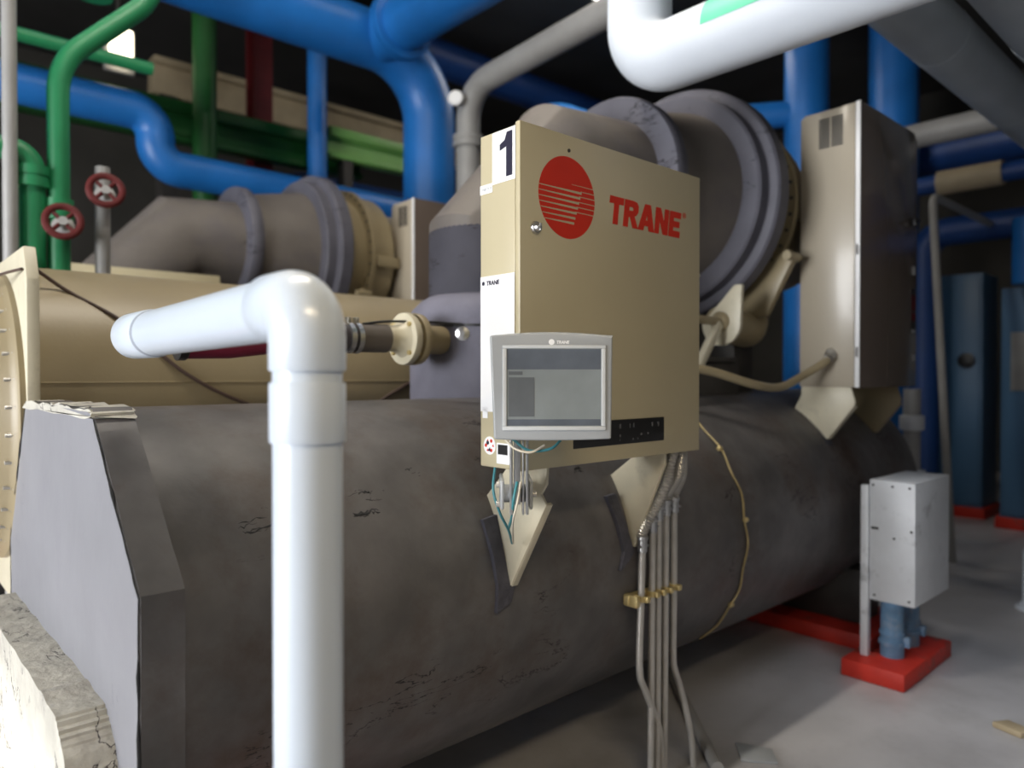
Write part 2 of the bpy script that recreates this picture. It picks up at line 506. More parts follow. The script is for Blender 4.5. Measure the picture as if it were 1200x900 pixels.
# torn lagging round the brackets
def flap(poly3, d):
    b = MB()
    nrm = Vector((0, -1, .12)).normalized()
    a = [Vector(p) for p in poly3]
    rings = [[p + nrm * (-.03) for p in a], [p + nrm * d for p in a]]
    b.ring_strip(rings)
    return b
flap([(1.628, 1.952, 1.215), (1.70, 1.955, 1.225), (1.715, 1.91, 1.10), (1.72, 1.885, .99), (1.70, 1.882, .93), (1.63, 1.880, .905), (1.640, 1.884, .99), (1.635, 1.905, 1.10)], .02).build('torn_flap', 'flap', ch, 20)
flap([(2.293, 1.953, 1.222), (2.352, 1.955, 1.228), (2.37, 1.91, 1.10), (2.385, 1.885, .99), (2.35, 1.883, .96), (2.296, 1.880, .93), (2.325, 1.886, 1.0), (2.31, 1.91, 1.12)], .02).build('torn_flap', 'flap', ch, 20)
flap([(4.50, 2.17, 1.475), (4.56, 2.17, 1.475), (4.52, 2.02, 1.33), (4.50, 1.995, 1.285), (4.44, 2.0, 1.29), (4.45, 2.05, 1.36)], .015).build('torn_flap', 'flap', ch, 20)
# cracks where the skin has split and lifted
SC = [(.85, 1.31), (1.235, 1.335), (1.21, 1.285), (1.45, 1.38), (2.23, 1.333)]
def scar(px, n, w, h, lo=.03, hi=.10, th=.006):
    b = MB()
    for _ in range(n):
        u0 = px[0] + random.uniform(-w, w); z0 = px[1] + random.uniform(-h, h)
        pts = []
        L_ = random.uniform(lo, hi); sl = random.uniform(-.03, .12)
        N_k = 9
        for k in range(N_k):
            u = u0 + L_ * (k / (N_k - 1) - .5); z = z0 + sl * (u - u0) + random.uniform(-.0045, .0045)
            y = EV - math.sqrt(max(0, (ER - .0005) ** 2 - (z - EZ) ** 2))
            pts.append((u, y, z))
        t0 = random.uniform(.4, 1) * th
        b.tube(pts, [.0008] + [t0 * random.uniform(.3, 1) for _ in range(N_k - 2)] + [.0008], 6)
    return b
scar(SC[0], 6, .05, .03, .04, .11, .004).build('skin_crack', 'black', ch)
scar(SC[1], 6, .05, .018, .04, .12, .005).build('skin_crack', 'black', ch)
scar(SC[2], 6, .03, .008, .04, .09, .006).build('skin_crack', 'black', ch)
scar(SC[3], 4, .05, .02, .03, .07, .004).build('skin_crack', 'black', ch)
scar(SC[4], 4, .03, .01, .03, .06, .005).build('skin_crack', 'black', ch)
MB().lathe((1.955, 2.455, 1.90), (-.7, -.7, 0), [(-.04, .028), (0, .030), (.015, .030), (.02, .012), (.03, .012)], 20).build('sleeve_stud', 'steel', ch)
for u in (.9, 5.0):
    MB().box(u - .15, u + .15, 1.95, 3.25, .1, .45, .01).build('saddle', 'gateg', ch)
for u in (.9, 5.0):
    MB().box(u - .06, u + .06, CV - .45, CV + .45, .1, 1.2, .01).build('saddle', 'gateg', ch)
pls = []
for i, u in enumerate((.9, 5.0)):
    p = MB().box(u - .35, u + .35, 1.8, 4.75, 0, .1, .01).build('plinth', 'redpaint', ch)

DU, DV = -.88, 3.55
ch2 = copy_tree(ch)
ch2.location = (3.0 + DU, 3.2 + DV, 0)
ch2['label'] = 'second dark insulated chiller standing behind the cream condenser, slanted suction elbow showing'

# capillary on the front shell, relief line, loose cables
def on_shell(u, ang, r):
    return (u, EV - math.cos(ang) * r, EZ + math.sin(ang) * r)
gt = thing('capillary_tube', 'thin golden capillary tube looped round the dark front shell, right of the control panel', 'tube', (3.283, 1.88, .9))
ang0, ang1 = math.radians(62), math.radians(-50)
MB().tube([(3.283 + .012 * math.sin(k * .9), ) + on_shell(0, ang0 + (ang1 - ang0) * k / 40, ER + .009)[1:] for k in range(41)], .0055, 8).build('tube', 'gold', gt)
for a in (38, 8, -28):
    p = on_shell(3.283, math.radians(a), ER + .008)
    MB().lathe((p[0] - .014, p[1], p[2]), (1, 0, 0), [(0, .009), (.004, .013), (.024, .013), (.028, .009)], 10).build('clip', 'brass', gt)

rl = thing('relief_line', 'cream flanged pipe joined by clamped hose, beside the white plastic pipe', 'pipe', (1.85, 2.75, 1.885))
RZ, RV = 1.885, 2.75
MB().lathe((1.842, RV, RZ), (1, 0, 0), [(0, .0), (0, .116), (.024, .119), (.033, .115), (.033, .0)], 40).build('flange', 'cream_pale', rl)
MB().lathe((1.894, RV, RZ), (1, 0, 0), [(0, .0), (0, .115), (.008, .119), (.033, .116), (.033, .066), (.17, .066)], 40).build('flange', 'tan', rl)
for k in range(4):
    a = PI / 4 + k * PI / 2
    MB().cyl((1.830, RV + .09 * math.cos(a), RZ + .09 * math.sin(a)), (1.932, RV + .09 * math.cos(a), RZ + .09 * math.sin(a)), .011, n=6).build('bolt', 'brass', rl)
MB().lathe((1.735, RV, RZ), (1, 0, 0), [(0, .057), (.055, .058), (.09, .070), (.107, .085)], 32).build('neck', 'cream_pale', rl)
MB().cyl((1.61, RV, RZ - .004), (1.755, RV, RZ - .002), .062).build('hose_sleeve', 'lag_brown', rl)
MB().tube([(1.22, RV, RZ - .022), (1.44, RV, RZ - .009), (1.63, RV, RZ - .004)], .059, 24).build('rubber_hose', 'rubber', rl)
for u in (1.565, 1.602):
    c = MB().lathe((u, RV, RZ - .005), (1, 0, 0), [(-.011, .056), (-.011, .067), (.011, .067), (.011, .056)], 32)
    c.box(u - .008, u + .008, RV - .02, RV + .01, RZ + .058, RZ + .082, .002)
    c.build('hose_clamp', 'steel', rl)
MB().tube([(.89, RV, RZ - .050), (1.06, RV, RZ - .046), (1.235, RV, RZ - .024)], .055, 24).build('hose', 'maroon', rl)
MB().lathe((.87, RV, RZ - .05), (1, 0, 0), [(0, .048), (.005, .061), (.033, .061), (.038, .055)], 24).build('hose_end', 'black', rl)
MB().tube(bez([(1.63, RV - .02, RZ + .055), (1.75, RV - .02, RZ + .072), (1.95, RV - .05, RZ + .078), (2.09, 2.63, 1.955)], 6), .006, 8).build('lead_wire', 'black', rl)

def cable(name, label, pts, r, m, cat='cable'):
    o = MB().tube(bez(pts, 8), r, 8).build(name, m, loc=pts[0])
    return tag(o, label, cat)
def cond(u, z, e=.008):
    return (u, CV - math.sqrt(max(0, (CR + e) ** 2 - (z - CZ) ** 2)), z)
cable('cable', 'thin brown cable sagging across the cream condenser behind the white pipe',
      [(.545, 3.62, 2.20), cond(.70, 2.09), cond(.90, 1.95), cond(1.10, 1.75), cond(1.32, 1.62), cond(1.6, 1.52), cond(1.9, 1.45)], .008, 'cableb')
cable('cable', 'thin dark cable rising beside the blue-grey suction sleeve on the cream condenser',
      [cond(1.95, 1.50), cond(2.10, 1.56), cond(2.25, 1.64), cond(2.5, 1.74), cond(2.9, 1.80)], .008, 'cableb')
cable('cable', 'brown cable with pale clips across the edge of the cream tube plate at left',
      [(.50, 4.2, 1.56), (.495, 3.9, 1.53), (.495, 3.6, 1.49), (.50, 3.42, 1.475), (.53, 3.36, 1.45)], .009, 'cableb')
cable('cable', 'upper thin brown cable stretched over the round condenser head at left',
      [(.36, 4.3, 2.06), (.40, 3.9, 2.10), (.46, 3.6, 2.13), (.508, 3.42, 2.14)], .006, 'cableb')

# ------------------------------------------------------------------ control panel
U0, U1, V0, V1, Z0, Z1 = 1.568, 2.572, 1.681, 1.874, 1.417, 2.516
cp = thing('control_panel', 'cream control panel cabinet with a red round emblem and number 1, in front', 'control panel', (2.07, 1.78, 0))
MB().box(U0, U1, V0 + .022, V1, Z0, Z1, .004).build('cabinet_body', 'cream', cp)
dr = MB().box(U0 + .001, U1 + .002, V0, V0 + .0215, Z0 - .002, Z1 + .010, .003).build('door', 'cream', cp)
FY = V0 - .0004
EU, EZc, er = 1.787, 2.316, .137
em = MB().lathe((EU, V0 + .0004, EZc), (0, -1, 0), [(0, er), (.0012, er)], 72).build('emblem', 'red', dr)
st = MB()
def stripe(ua, ub, z, ta, tb):
    y0, y1 = V0 - .0009, V0 - .0016
    st.prism([(ua, z - ta / 2), (ub, z - tb / 2), (ub, z + tb / 2), (ua, z + ta / 2)], 'y', y1, y0)
for k, f in enumerate((.18, .05, -.08, -.21, -.34, -.47, -.60)):
    z = f * er
    stripe(EU - math.sqrt(er * er - z * z) + .001, EU + er * (.5 - .045 * k), EZc + z, .0024, .0082)
for k, f in enumerate((.35, .22, .09, -.05, -.18, -.31)):
    z = f * er
    stripe(EU + er * (.14 if k == 0 else .52 - .05 * k), EU + math.sqrt(er * er - z * z) - .001, EZc + z, .0010 if k == 0 else .0022, .0028)
st.build('emblem_stripe', 'cream', dr)
# brand lettering, heavy slanted capitals drawn as polygons: unit height, x in units of height
def letter(polys, x, w, s, u0, z0, mb, shear=.13):
    for poly in polys:
        mb.prism([(u0 + s * (x + p[0] * w + p[1] * shear), z0 + s * p[1]) for p in poly], 'y', V0 - .0016, V0 - .0002)
H_ = .100
T = [[(0, 1), (0, .74), (.33, .74), (.33, 0), (.68, 0), (.68, .74), (1, .74), (1, 1)]]
Rr = [[(0, 0), (0, 1), (.62, 1), (.86, .96), (.98, .82), (.98, .62), (.86, .48), (.74, .43), (1.04, 0), (.66, 0), (.42, .38), (.34, .38), (.34, .62), (.58, .62), (.64, .68), (.58, .76), (.34, .76), (.335, .38), (.33, 0)]]
A_ = [[(-.04, 0), (.32, 1), (.70, 1), (1.04, 0), (.68, 0), (.62, .18), (.38, .18), (.45, .40), (.56, .40), (.51, .62), (.32, 0)]]
N_ = [[(0, 0), (0, 1), (.36, 1), (.67, .48), (.67, 1), (1, 1), (1, 0), (.64, 0), (.33, .52), (.33, 0)]]
E_ = [[(0, 0), (0, 1), (1, 1), (1, .76), (.38, .76), (.38, .63), (.92, .63), (.92, .39), (.38, .39), (.38, .25), (1, .25), (1, 0)]]
lt = MB()
x = 0
for g, w in ((T, .78), (Rr, .84), (A_, .92), (N_, .84), (E_, .74)):
    letter(g, x, w, H_, 1.995, 2.262, lt); x += w + .055
lt.build('lettering', 'red', dr)
text_mb('®', .03, face_minus_y(2.452, V0 - .0008, 2.345)).build('lettering', 'red', dr)
lkk = MB().lathe((1.636, V0 + .002, 2.195), (0, -1, 0), [(0, .021), (.006, .021), (.012, .018), (.012, .014), (.022, .012), (.026, .008), (.026, .0)], 28)
lkk.box(1.633, 1.639, V0 - .027, V0 - .020, 2.183, 2.207)
lkk.build('door_lock', 'steel', dr)
MB().cyl((1.793, V0 + .001, 2.475), (1.793, V0 - .003, 2.475), .006, n=12).build('door_screw', 'gateg', dr)
MB().cyl((2.574, V0 + .008, 2.13), (2.580, V0 + .008, 2.13), .008, n=10).build('door_catch', 'steel', dr)
# sign, documents and stickers on the left side
FX = U0 - .0012
sg = MB()
sg.box(FX, U0 + .0005, 1.701, 1.812, 2.345, 2.513); sg.box(FX, U0 + .0005, 1.812, 1.874, 2.322, 2.352)
sg.build('number_sign', 'white', cp)
one = [(1.774, 2.448), (1.774, 2.468), (1.750, 2.478), (1.740, 2.502), (1.714, 2.502), (1.714, 2.360), (1.743, 2.360), (1.743, 2.456)]
MB().prism(one, 'x', FX - .0012, FX).build('number_one', 'ink', cp)
text_mb('ENJOY IT', .013, face_minus_x(FX - .0002, 1.866, 2.332)).build('sign_text', 'bezel', cp)
MB().box(FX, U0 + .0005, 1.704, 1.872, 1.60, 2.048).build('document_label', 'white', cp)
tt = text_mb('TRANE', .020, face_minus_x(FX - .0002, 1.842, 2.018), bold=.0007, shear=.15)
tt.lathe((FX + .0002, 1.857, 2.0255), (-1, 0, 0), [(0, .007), (.0008, .007)], 20)
tt.build('label_text', 'ink', cp)
MB().box(FX, U0 + .0005, 1.836, 1.862, 1.578, 1.615).build('sticker', 'white', cp)
stk = MB().lathe((U0, 1.826, 1.488), (-1, 0, 0), [(0, .030), (.0014, .030)], 28).build('round_sticker', 'white', cp)
dd = MB()
for k in range(6):
    a = k * PI / 3
    dd.lathe((U0 - .0013, 1.826 + .018 * math.cos(a), 1.488 + .018 * math.sin(a)), (-1, 0, 0), [(0, .006), (.0008, .006)], 3 if k % 2 else 10)
dd.build('sticker_symbol', 'red', stk)
dd = MB()
dd.lathe((U0 - .0013, 1.826, 1.474), (-1, 0, 0), [(0, .009), (.0009, .009)], 3)
dd.lathe((U0 - .0013, 1.835, 1.497), (-1, 0, 0), [(0, .007), (.0009, .007)], 10)
dd.build('sticker_symbol', 'ink', stk)
cv = MB().box(FX - .002, U0 + .0005, 1.725, 1.790, 1.432, 1.50, .002).build('socket_plate', 'white', cp)
MB().box(FX - .004, FX - .001, 1.735, 1.78, 1.463, 1.495).build('socket', 'black', cv)
# black name plate on the door with faint pale print
npl = MB().box(1.816, 2.330, V0 - .0025, V0 + .0005, 1.470, 1.560, .001).build('name_plate', 'black', dr)
mk = MB()
random.seed(3)
for row, z, hh in ((0, 1.528, .016), (1, 1.498, .008), (2, 1.483, .006)):
    x = 2.06
    while x < 2.30:
        w = random.uniform(.008, .03)
        if random.random() < .55:
            mk.box(x, x + w * .35, V0 - .0032, V0 - .002, z, z + hh)
            if row == 0 and random.random() < .6: mk.box(x + w * .5, x + w * .62, V0 - .0032, V0 - .002, z, z + hh)
        x += w + .012
mk.build('plate_print', 'print', npl)
# mounting brackets down to the shell
def gusset(u, poly, parent):
    g = MB().prism(poly, 'x', u, u + .012, .002)
    return g
g = gusset(1.695, [(1.685, 1.445), (1.85, 1.445), (1.85, 1.44), (1.90, 1.38), (2.02, 1.26), (2.00, 1.20), (1.93, 1.07), (1.875, .985), (1.862, .99), (1.69, 1.29), (1.715, 1.325), (1.69, 1.36)], cp)
# flange folded back along the front edge of the plate
g.prism([(1.690, 1.29), (1.862, .985), (1.872, .992), (1.700, 1.297)], 'x', 1.70, 1.728, .001)
g.build('mounting_bracket', 'cream_pale', cp)
g = gusset(2.392, [(1.716, 1.43), (1.86, 1.43), (1.86, 1.40), (2.02, 1.28), (2.0, 1.21), (1.93, 1.10), (1.882, 1.01), (1.872, 1.015), (1.720, 1.37)], cp)
g.prism([(1.720, 1.37), (1.872, 1.010), (1.882, 1.016), (1.73, 1.376)], 'x', 2.394, 2.408, .001)
g.build('mounting_bracket', 'cream_pale', cp)

cp2 = copy_tree(cp)
cp2.location = (2.07 - .462, 1.78 + 3.95, -.045)
cp2['label'] = 'second cream control panel, only its top edge showing above the cream condenser'

# ------------------------------------------------------------------ operator display
fwd = Vector((.674, .738, 0)); rgt = Vector((.738, -.674, 0))
yaw = math.atan2(rgt.y, rgt.x) + math.radians(2.0)
d0 = 2.10
cen = fwd * d0 + rgt * ((645.5 - 600) / 852 * d0)
zc = 1.72 - (454 - 440) / 852 * d0
od = thing('operator_display', 'grey touch screen display on an arm before the control panel', 'display', (cen.x, cen.y, zc), rot=(0, 0, yaw))
W, Hh = .352, .300
# local frame: x right, y away from the viewer, z up
def bowed(w, h, t, k=9):
    pts = []
    for i in range(k + 1): pts.append((-w / 2 + w * i / k, h / 2 + .010 * math.sin(PI * i / k)))
    for i in range(k + 1): pts.append((w / 2 - .004 * i / k + .004, h / 2 - h * i / k))
    for i in range(1, k): pts.append((w / 2 - w * i / k, -h / 2 - .004 * math.sin(PI * i / k)))
    for i in range(k): pts.append((-w / 2 + .006 * i / k, -h / 2 + h * i / k)) if False else None
    pts.append((-w / 2 + .012, -h / 2))
    return pts
MB().prism(bowed(W, Hh, 0), 'y', 0, .055, .006, 3).build('display_housing', 'bezel', od, local=True)
sx0, sx1, sz0, sz1 = -.128, .146, -.112, .112
fr = MB()
for (a, b, c, d) in ((sx0 - .012, sx1 + .012, sz1, sz1 + .010), (sx0 - .012, sx1 + .012, sz0 - .012, sz0), (sx0 - .012, sx0, sz0, sz1), (sx1, sx1 + .012, sz0, sz1)):
    fr.box(a, b, -.006, .002, c, d, .002)
fr.build('screen_surround', 'bezel_in', od, local=True)
sc = MB().box(sx0, sx1, -.0025, .002, sz0, sz1).build('screen', 'screen', od, local=True)
MB().box(sx0 + .002, sx1 - .002, -.0032, -.002, sz0 + .002, sz0 + .020).build('screen_footer', 'screen_navy', sc, local=True)
s2 = MB(); s2.box(sx0 + .002, sx1 - .002, -.0032, -.002, sz1 - .060, sz1 - .002)
s2.build('screen_header', 'screen_navy', sc, local=True)
s3 = MB(); s3.box(sx0 + .006, sx0 + .080, -.0034, -.002, sz0 + .028, sz1 - .083); s3.box(sx0 + .006, sx0 + .046, -.0034, -.002, sz1 - .076, sz1 - .066)
s3.build('screen_menu', 'screen_dark', sc, local=True)
ml = Matrix(((1, 0, 0, .016), (0, 0, -1, -.0008), (0, 1, 0, .1265), (0, 0, 0, 1)))
lg = text_mb('TRANE', .0115, ml, bold=.0005, shear=.15)
lg.lathe((.002, .0005, .131), (0, -1, 0), [(0, .0085), (.0015, .0085)], 24)
lg.build('display_logo', 'white', od, local=True)
# arm: channel that drops to a hinge on the bracket
Rl = Matrix.Rotation(-yaw, 3, 'Z')
def loc(px, py, d):
    p = fwd * d + rgt * ((px - 600) / 852 * d); p.z = 1.72 - (py - 440) / 852 * d
    return Rl @ (p - Vector((cen.x, cen.y, zc)))
ar = MB()
for dx, w in ((-.018, .009), (.0, .020), (.018, .006), (.030, .008)):
    a = loc(606, 505, 2.20); b = loc(606, 603, 2.20)
    ar.box(a.x + dx - w / 2, a.x + dx + w / 2, a.y - (.006 if dx == 0 else .012), a.y + .03, b.z + (.03 if dx == 0 else 0), a.z, .002)
ar.build('support_arm', 'steel', od, local=True)
hg = MB()
a = loc(606, 580, 2.22)
hg.cyl((a.x - .045, a.y + .03, a.z), (a.x + .045, a.y + .03, a.z), .028, n=24)
hg.box(a.x - .052, a.x - .040, a.y - .01, a.y + .17, a.z - .045, a.z + .045, .006)
hg.box(a.x + .036, a.x + .048, a.y - .01, a.y + .15, a.z - .045, a.z + .045, .006)
hg.build('hinge', 'bezel', od, local=True)
bl = MB()
for dx, dz in ((-.054, .03), (-.054, -.03), (.05, .0)):
    bl.cyl((a.x + dx - .01, a.y + .01, a.z + dz), (a.x + dx + .01, a.y + .01, a.z + dz), .009, n=12)
bl.build('hinge_bolt', 'conduit', od, local=True)
back = MB().box(-.06, .02, .05, .11, -.12, -.02, .008)
back.build('back_mount', 'gateg', od, local=True)
def lcable(pts, r, m):
    MB().tube(bez([loc(*p) for p in pts], 8), r, 8).build('cable', m, od, local=True)
lcable([(580, 548, 2.30), (578, 575, 2.27), (586, 602, 2.27), (596, 622, 2.33), (600, 637, 2.44)], .0042, 'teal')
lcable([(606, 565, 2.19), (602, 585, 2.17), (600, 605, 2.22), (596, 620, 2.33)], .0045, 'teal')
lcable([(610, 565, 2.19), (606, 590, 2.17), (601, 612, 2.22), (601, 637, 2.44)], .0035, 'cablew')
lcable([(592, 515, 2.16), (604, 526, 2.14), (622, 530, 2.14), (638, 522, 2.16)], .0038, 'cablew')
lcable([(600, 514, 2.18), (620, 528, 2.16), (645, 526, 2.16), (657, 516, 2.18)], .0042, 'teal')

# ------------------------------------------------------------------ starter cabinet
sc_ = thing('starter_cabinet', 'tall cream starter cabinet with a louvred side and glossy dark door', 'cabinet', (4.9, 2.0, 0))
SU0, SU1, SV0, SV1, SZ0, SZ1 = 4.45, 5.385, 1.805, 2.172, 1.650, 3.352
b = MB()
b.prism([(SV0 + .03, SZ0), (SV1, SZ0), (SV1, SZ1 - .03), (SV1 - .03, SZ1 - .005), (SV0 + .12, SZ1 - .005), (SV0 + .10, SZ1), (SV0 + .03, SZ1)], 'x', SU0, SU1, .004)
b.build('cabinet_body', 'starter', sc_)
d = MB().prism([(SU0 - .004, SZ0 - .004), (SU1, SZ0 - .004), (SU1, SZ1 - .05), (SU1 - .06, SZ1 + .004), (SU0 - .004, SZ1 + .004)], 'y', SV0, SV0 + .024, .004)
sd = d.build('door', 'starter_door', sc_)
MB().box(SU0 - .0055, SU0 + .006, SV0 - .0015, SV0 + .0255, SZ0 - .002, SZ1 + .002, .001).build('door_edge', 'white', sd)
lv = MB()
for c0, c1 in ((1.908, 1.978), (1.988, 2.056)):
    for k in range(12):
        z = 3.118 + k * .0155
        lv.box(SU0 - .0012, SU0 + .002, c0, c1, z, z + .0112)
lv.build('louvre', 'black', sc_)
for z in (1.86, 2.47):
    MB().cyl((SU0 - .008, SV0 + .012, z - .03), (SU0 - .008, SV0 + .012, z + .03), .007, n=10).build('hinge', 'steel', sd)
la = MB().box(5.27, 5.31, SV0 - .03, SV0, 2.72, 2.78, .006)
la.box(5.22, 5.33, SV0 - .045, SV0 - .028, 2.745, 2.765, .005)
la.build('latch', 'black', sd)
wl_ = MB().box(5.275, 5.365, SV0 - .0016, SV0 + .001, 2.0, 2.30).build('warning_label', 'black', sd)
w2 = MB(); w2.box(5.285, 5.355, SV0 - .0024, SV0 - .0012, 2.16, 2.26); w2.box(5.285, 5.355, SV0 - .0024, SV0 - .0012, 2.09, 2.14)
w2.build('label_band', 'maroonp', wl_)
w3 = MB(); w3.box(5.285, 5.355, SV0 - .0024, SV0 - .0012, 2.005, 2.03); w3.box(5.31, 5.35, SV0 - .002, SV0, 1.82, 1.86); w3.box(5.33, 5.345, SV0 - .002, SV0, 2.40, 2.46)
w3.build('label_strip', 'bezel', wl_)
def sbr(u):
    g = MB().prism([(1.862, SZ0 + .004), (2.17, SZ0 + .004), (2.17, 1.60), (2.22, 1.50), (2.12, 1.40), (2.02, 1.325), (2.00, 1.33), (1.845, 1.53), (1.835, 1.56)], 'x', u, u + .014, .002)
    g.prism([(1.845, 1.53), (2.00, 1.325), (2.01, 1.332), (1.855, 1.537)], 'x', u + .006, u + .06, .001)
    return g
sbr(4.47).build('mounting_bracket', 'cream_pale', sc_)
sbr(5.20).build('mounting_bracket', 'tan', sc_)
sc2 = copy_tree(sc_)
sc2.location = (4.9 - .60, 2.0 + 3.75, 0)
sc2['label'] = 'smaller-looking tan starter cabinet beside the second chiller, far behind'
fh = thing('flexible_conduit', 'tan flexible conduit sagging from the starter cabinet side to the chiller', 'conduit', (4.0, 2.1, 1.7))
MB().tube(bez([(3.20, 2.30, 1.78), (3.46, 2.2, 1.745), (3.77, 2.1, 1.668), (4.02, 2.08, 1.652), (4.25, 2.05, 1.72), (4.38, 1.98, 1.80), (4.44, 1.975, 1.845)], 8), .024, 14).build('conduit', 'tan', fh)
cb = MB().lathe((4.452, 1.975, 1.855), (-.5, -.1, -.25), [(-.02, .034), (.03, .034), (.035, .028), (.07, .028)], 16)
cb.build('conduit_gland', 'steel', fh)

# ------------------------------------------------------------------ white plastic pipe
PU, PV_ = .582, 1.157
vp = thing('vent_pipe', 'thick white plastic pipe rising from the floor with an elbow', 'pipe', (PU, PV_, 0))
MB().lathe((PU, PV_, 0), (0, 0, 1), [(0, .0585), (1.78, .0585)], 64).build('upright_pipe', 'pvc', vp)
MB().lathe((PU, PV_, 1.606), (0, 0, 1), [(0, .0585), (.0, .0625), (.003, .0640), (.098, .0640), (.102, .0625), (.102, .058)], 64).build('coupling', 'pvc', vp)
EZ_ = 1.842
e = MB()
path = [(PU, PV_, 1.727), (PU, PV_, 1.731), (PU, PV_, EZ_ - .060)]
rad = .060
for k in range(1, 24):
    a = PI / 2 * k / 24
    path.append((PU, PV_ + rad - rad * math.cos(a), EZ_ - rad + rad * math.sin(a)))
path += [(PU, PV_ + rad, EZ_), (PU, PV_ + .125, EZ_), (PU, PV_ + .131, EZ_)]
e.tube(path, [.0622] + [.0645] * (len(path) - 2) + [.0615], 64)
e.build('elbow', 'pvc', vp)
MB().cyl((PU, PV_ + .08, EZ_), (PU, 2.10, EZ_ - .016), .0585, n=64).build('cross_pipe', 'pvc', vp)
MB().lathe((PU, 1.985, EZ_ - .014), (0, 1, 0), [(-.005, .0585), (0, .0605), (.012, .0605), (.016, .0585)], 64).build('seal_ring', 'ring', vp)
MB().lathe((PU, 1.998, EZ_ - .014), (0, 1, 0), [(0, .0600), (.005, .0625), (.165, .0625), (.20, .054), (.222, .03), (.226, 0)], 64).build('end_cap', 'pvc', vp)

# ------------------------------------------------------------------ conduits by the panel
tops = [(2.400, 1.03, 0), (2.468, 1.10, 1), (2.512, 1.145, 2), (2.563, 1.16, 3), (2.620, 1.165, 4)]
descr = ['steel conduit nearest the bracket, with an S-bend low down',
         'second steel conduit from the cream bracket, straight to the floor',
         'third of five steel conduits under the control panel, straight',
         'fourth of five steel conduits under the control panel, straight',
         'outermost steel conduit of five, kicked sideways at its foot']
ends = [(2.435, 1.705, 1.42), (2.475, 1.76, 1.42), (2.51, 1.765, 1.42), (2.50, 1.715, 1.42), (2.545, 1.745, 1.42)]
CVv = 1.835
for (u, zt, i) in tops:
    c = thing('electrical_conduit', descr[i], 'conduit', (u, CVv, 0), 'conduits below the control panel')
    if i == 0:
        path = bez([(u, CVv, zt), (u - .008, CVv, .80), (u - .018, CVv, .52), (u + .02, CVv, .42), (u + .10, CVv, .27), (u + .135, CVv, .15), (u + .135, CVv, 0)], 8)
    elif i == 4:
        path = bez([(u, CVv, zt), (u, CVv, .8), (u - .004, CVv, .52), (u + .012, CVv, .44), (u + .05, CVv, .36), (u + .10, CVv - .02, .15), (u + .12, CVv - .02, 0)], 8)
    else:
        path = [(u, CVv, zt), (u - .006, CVv, .5), (u - .01 , CVv, 0)]
    MB().tube(path, .0145, 16).build('conduit', 'conduit', c)
    cpn = MB().lathe((u, CVv, zt - .035), (0, 0, 1), [(0, .016), (.004, .020), (.05, .020), (.055, .024), (.066, .024), (.07, .017)], 20)
    cpn.cyl((u - .034, CVv - .006, zt - .01), (u + .034, CVv - .006, zt - .01), .005, n=8)
    cpn.build('coupling', 'steel', c)
    # spiral flexible sleeve
    ep_ = ends[i]
    pth = bez([(u, CVv, zt + .02), (u + .004, CVv - .006, zt + .06), (u * .5 + ep_[0] * .5 + .006, CVv * .45 + ep_[1] * .55 - .012, zt * .45 + ep_[2] * .55), ep_], 24)
    # even steps along the sleeve so its spiral ribs keep one pitch
    acc = [0]
    for k in range(1, len(pth)): acc.append(acc[-1] + (pth[k] - pth[k - 1]).length)
    nst = int(acc[-1] / .0065)
    P2 = []; rs = []; j = 0
    for k in range(nst + 1):
        t = acc[-1] * k / nst
        while j < len(acc) - 2 and acc[j + 1] < t: j += 1
        P2.append(pth[j].lerp(pth[j + 1], (t - acc[j]) / max(1e-6, acc[j + 1] - acc[j]))); rs.append(.021 if k % 2 else .0145)
    MB().tube(P2, rs, 14).build('flexible_sleeve', 'conduit', c, 80)
    cz_ = .812 if i else .805
    cl = MB().lathe((u - .004, CVv, cz_ - .012), (0, 0, 1), [(0, .0152), (0, .0185), (.024, .0185), (.024, .0152)], 20)
    cl.box(u - .012, u + .012, CVv - .034, CVv - .012, cz_ - .012, cz_ + .012, .003)
    cl.cyl((u - .014, CVv - .024, cz_), (u + .018, CVv - .024, cz_), .006, n=10)
    cl.build('clamp', 'brass', c)
so = MB().box(2.33, 2.66, CVv + .017, CVv + .044, .785, .825, .003)
so.box(2.335, 2.36, CVv - .02, CVv + .044, .780, .828, .003)
tag(so.build('strut_rail', 'brass', loc=(2.33, CVv, .8)), 'yellow zinc strut rail carrying the conduit clamps on the dark shell', 'rail')

# ------------------------------------------------------------------ pump box on red base
ps = thing('pump_stand', 'grey metal box on blue pipes over a red base, on the floor at right', 'pump unit', (4.4, 1.55, 0))
MB().box(4.20, 4.97, 1.455, 1.80, 0, .10, .012).build('base', 'redpaint', ps)
K = 1.075
cx0, cx1, cy0, cy1, cz0, cz1 = 4.345, 4.905, 1.455, 1.70, .43, 1.122
cvb = MB().box(cx0, cx1, cy0, cy1, cz0, cz1, .004)
cover = cvb.build('cover', 'galv', ps)
sc3 = MB()
for (y, z) in ((cy0 + .03, cz1 - .03), (cy0 + .12, cz1 - .03), (cy1 - .02, cz1 - .03), (cy0 + .03, cz0 + .03), (cy1 - .03, cz0 + .03), (cy0 + .02, .85), (cy0 + .11, .80)):
    sc3.cyl((cx0 - .004, y, z), (cx0 + .002, y, z), .007, n=8)
sc3.box(cx0 - .001, cx0 + .003, cy1 - .05, cy1 - .01, .838, .852)
sc3.build('screw', 'black', cover)
MB().box(cx0 - .012, cx0 + .03, cy1 + .002, cy1 + .045, .095, cz1 - .035, .003).build('post', 'galv', ps)
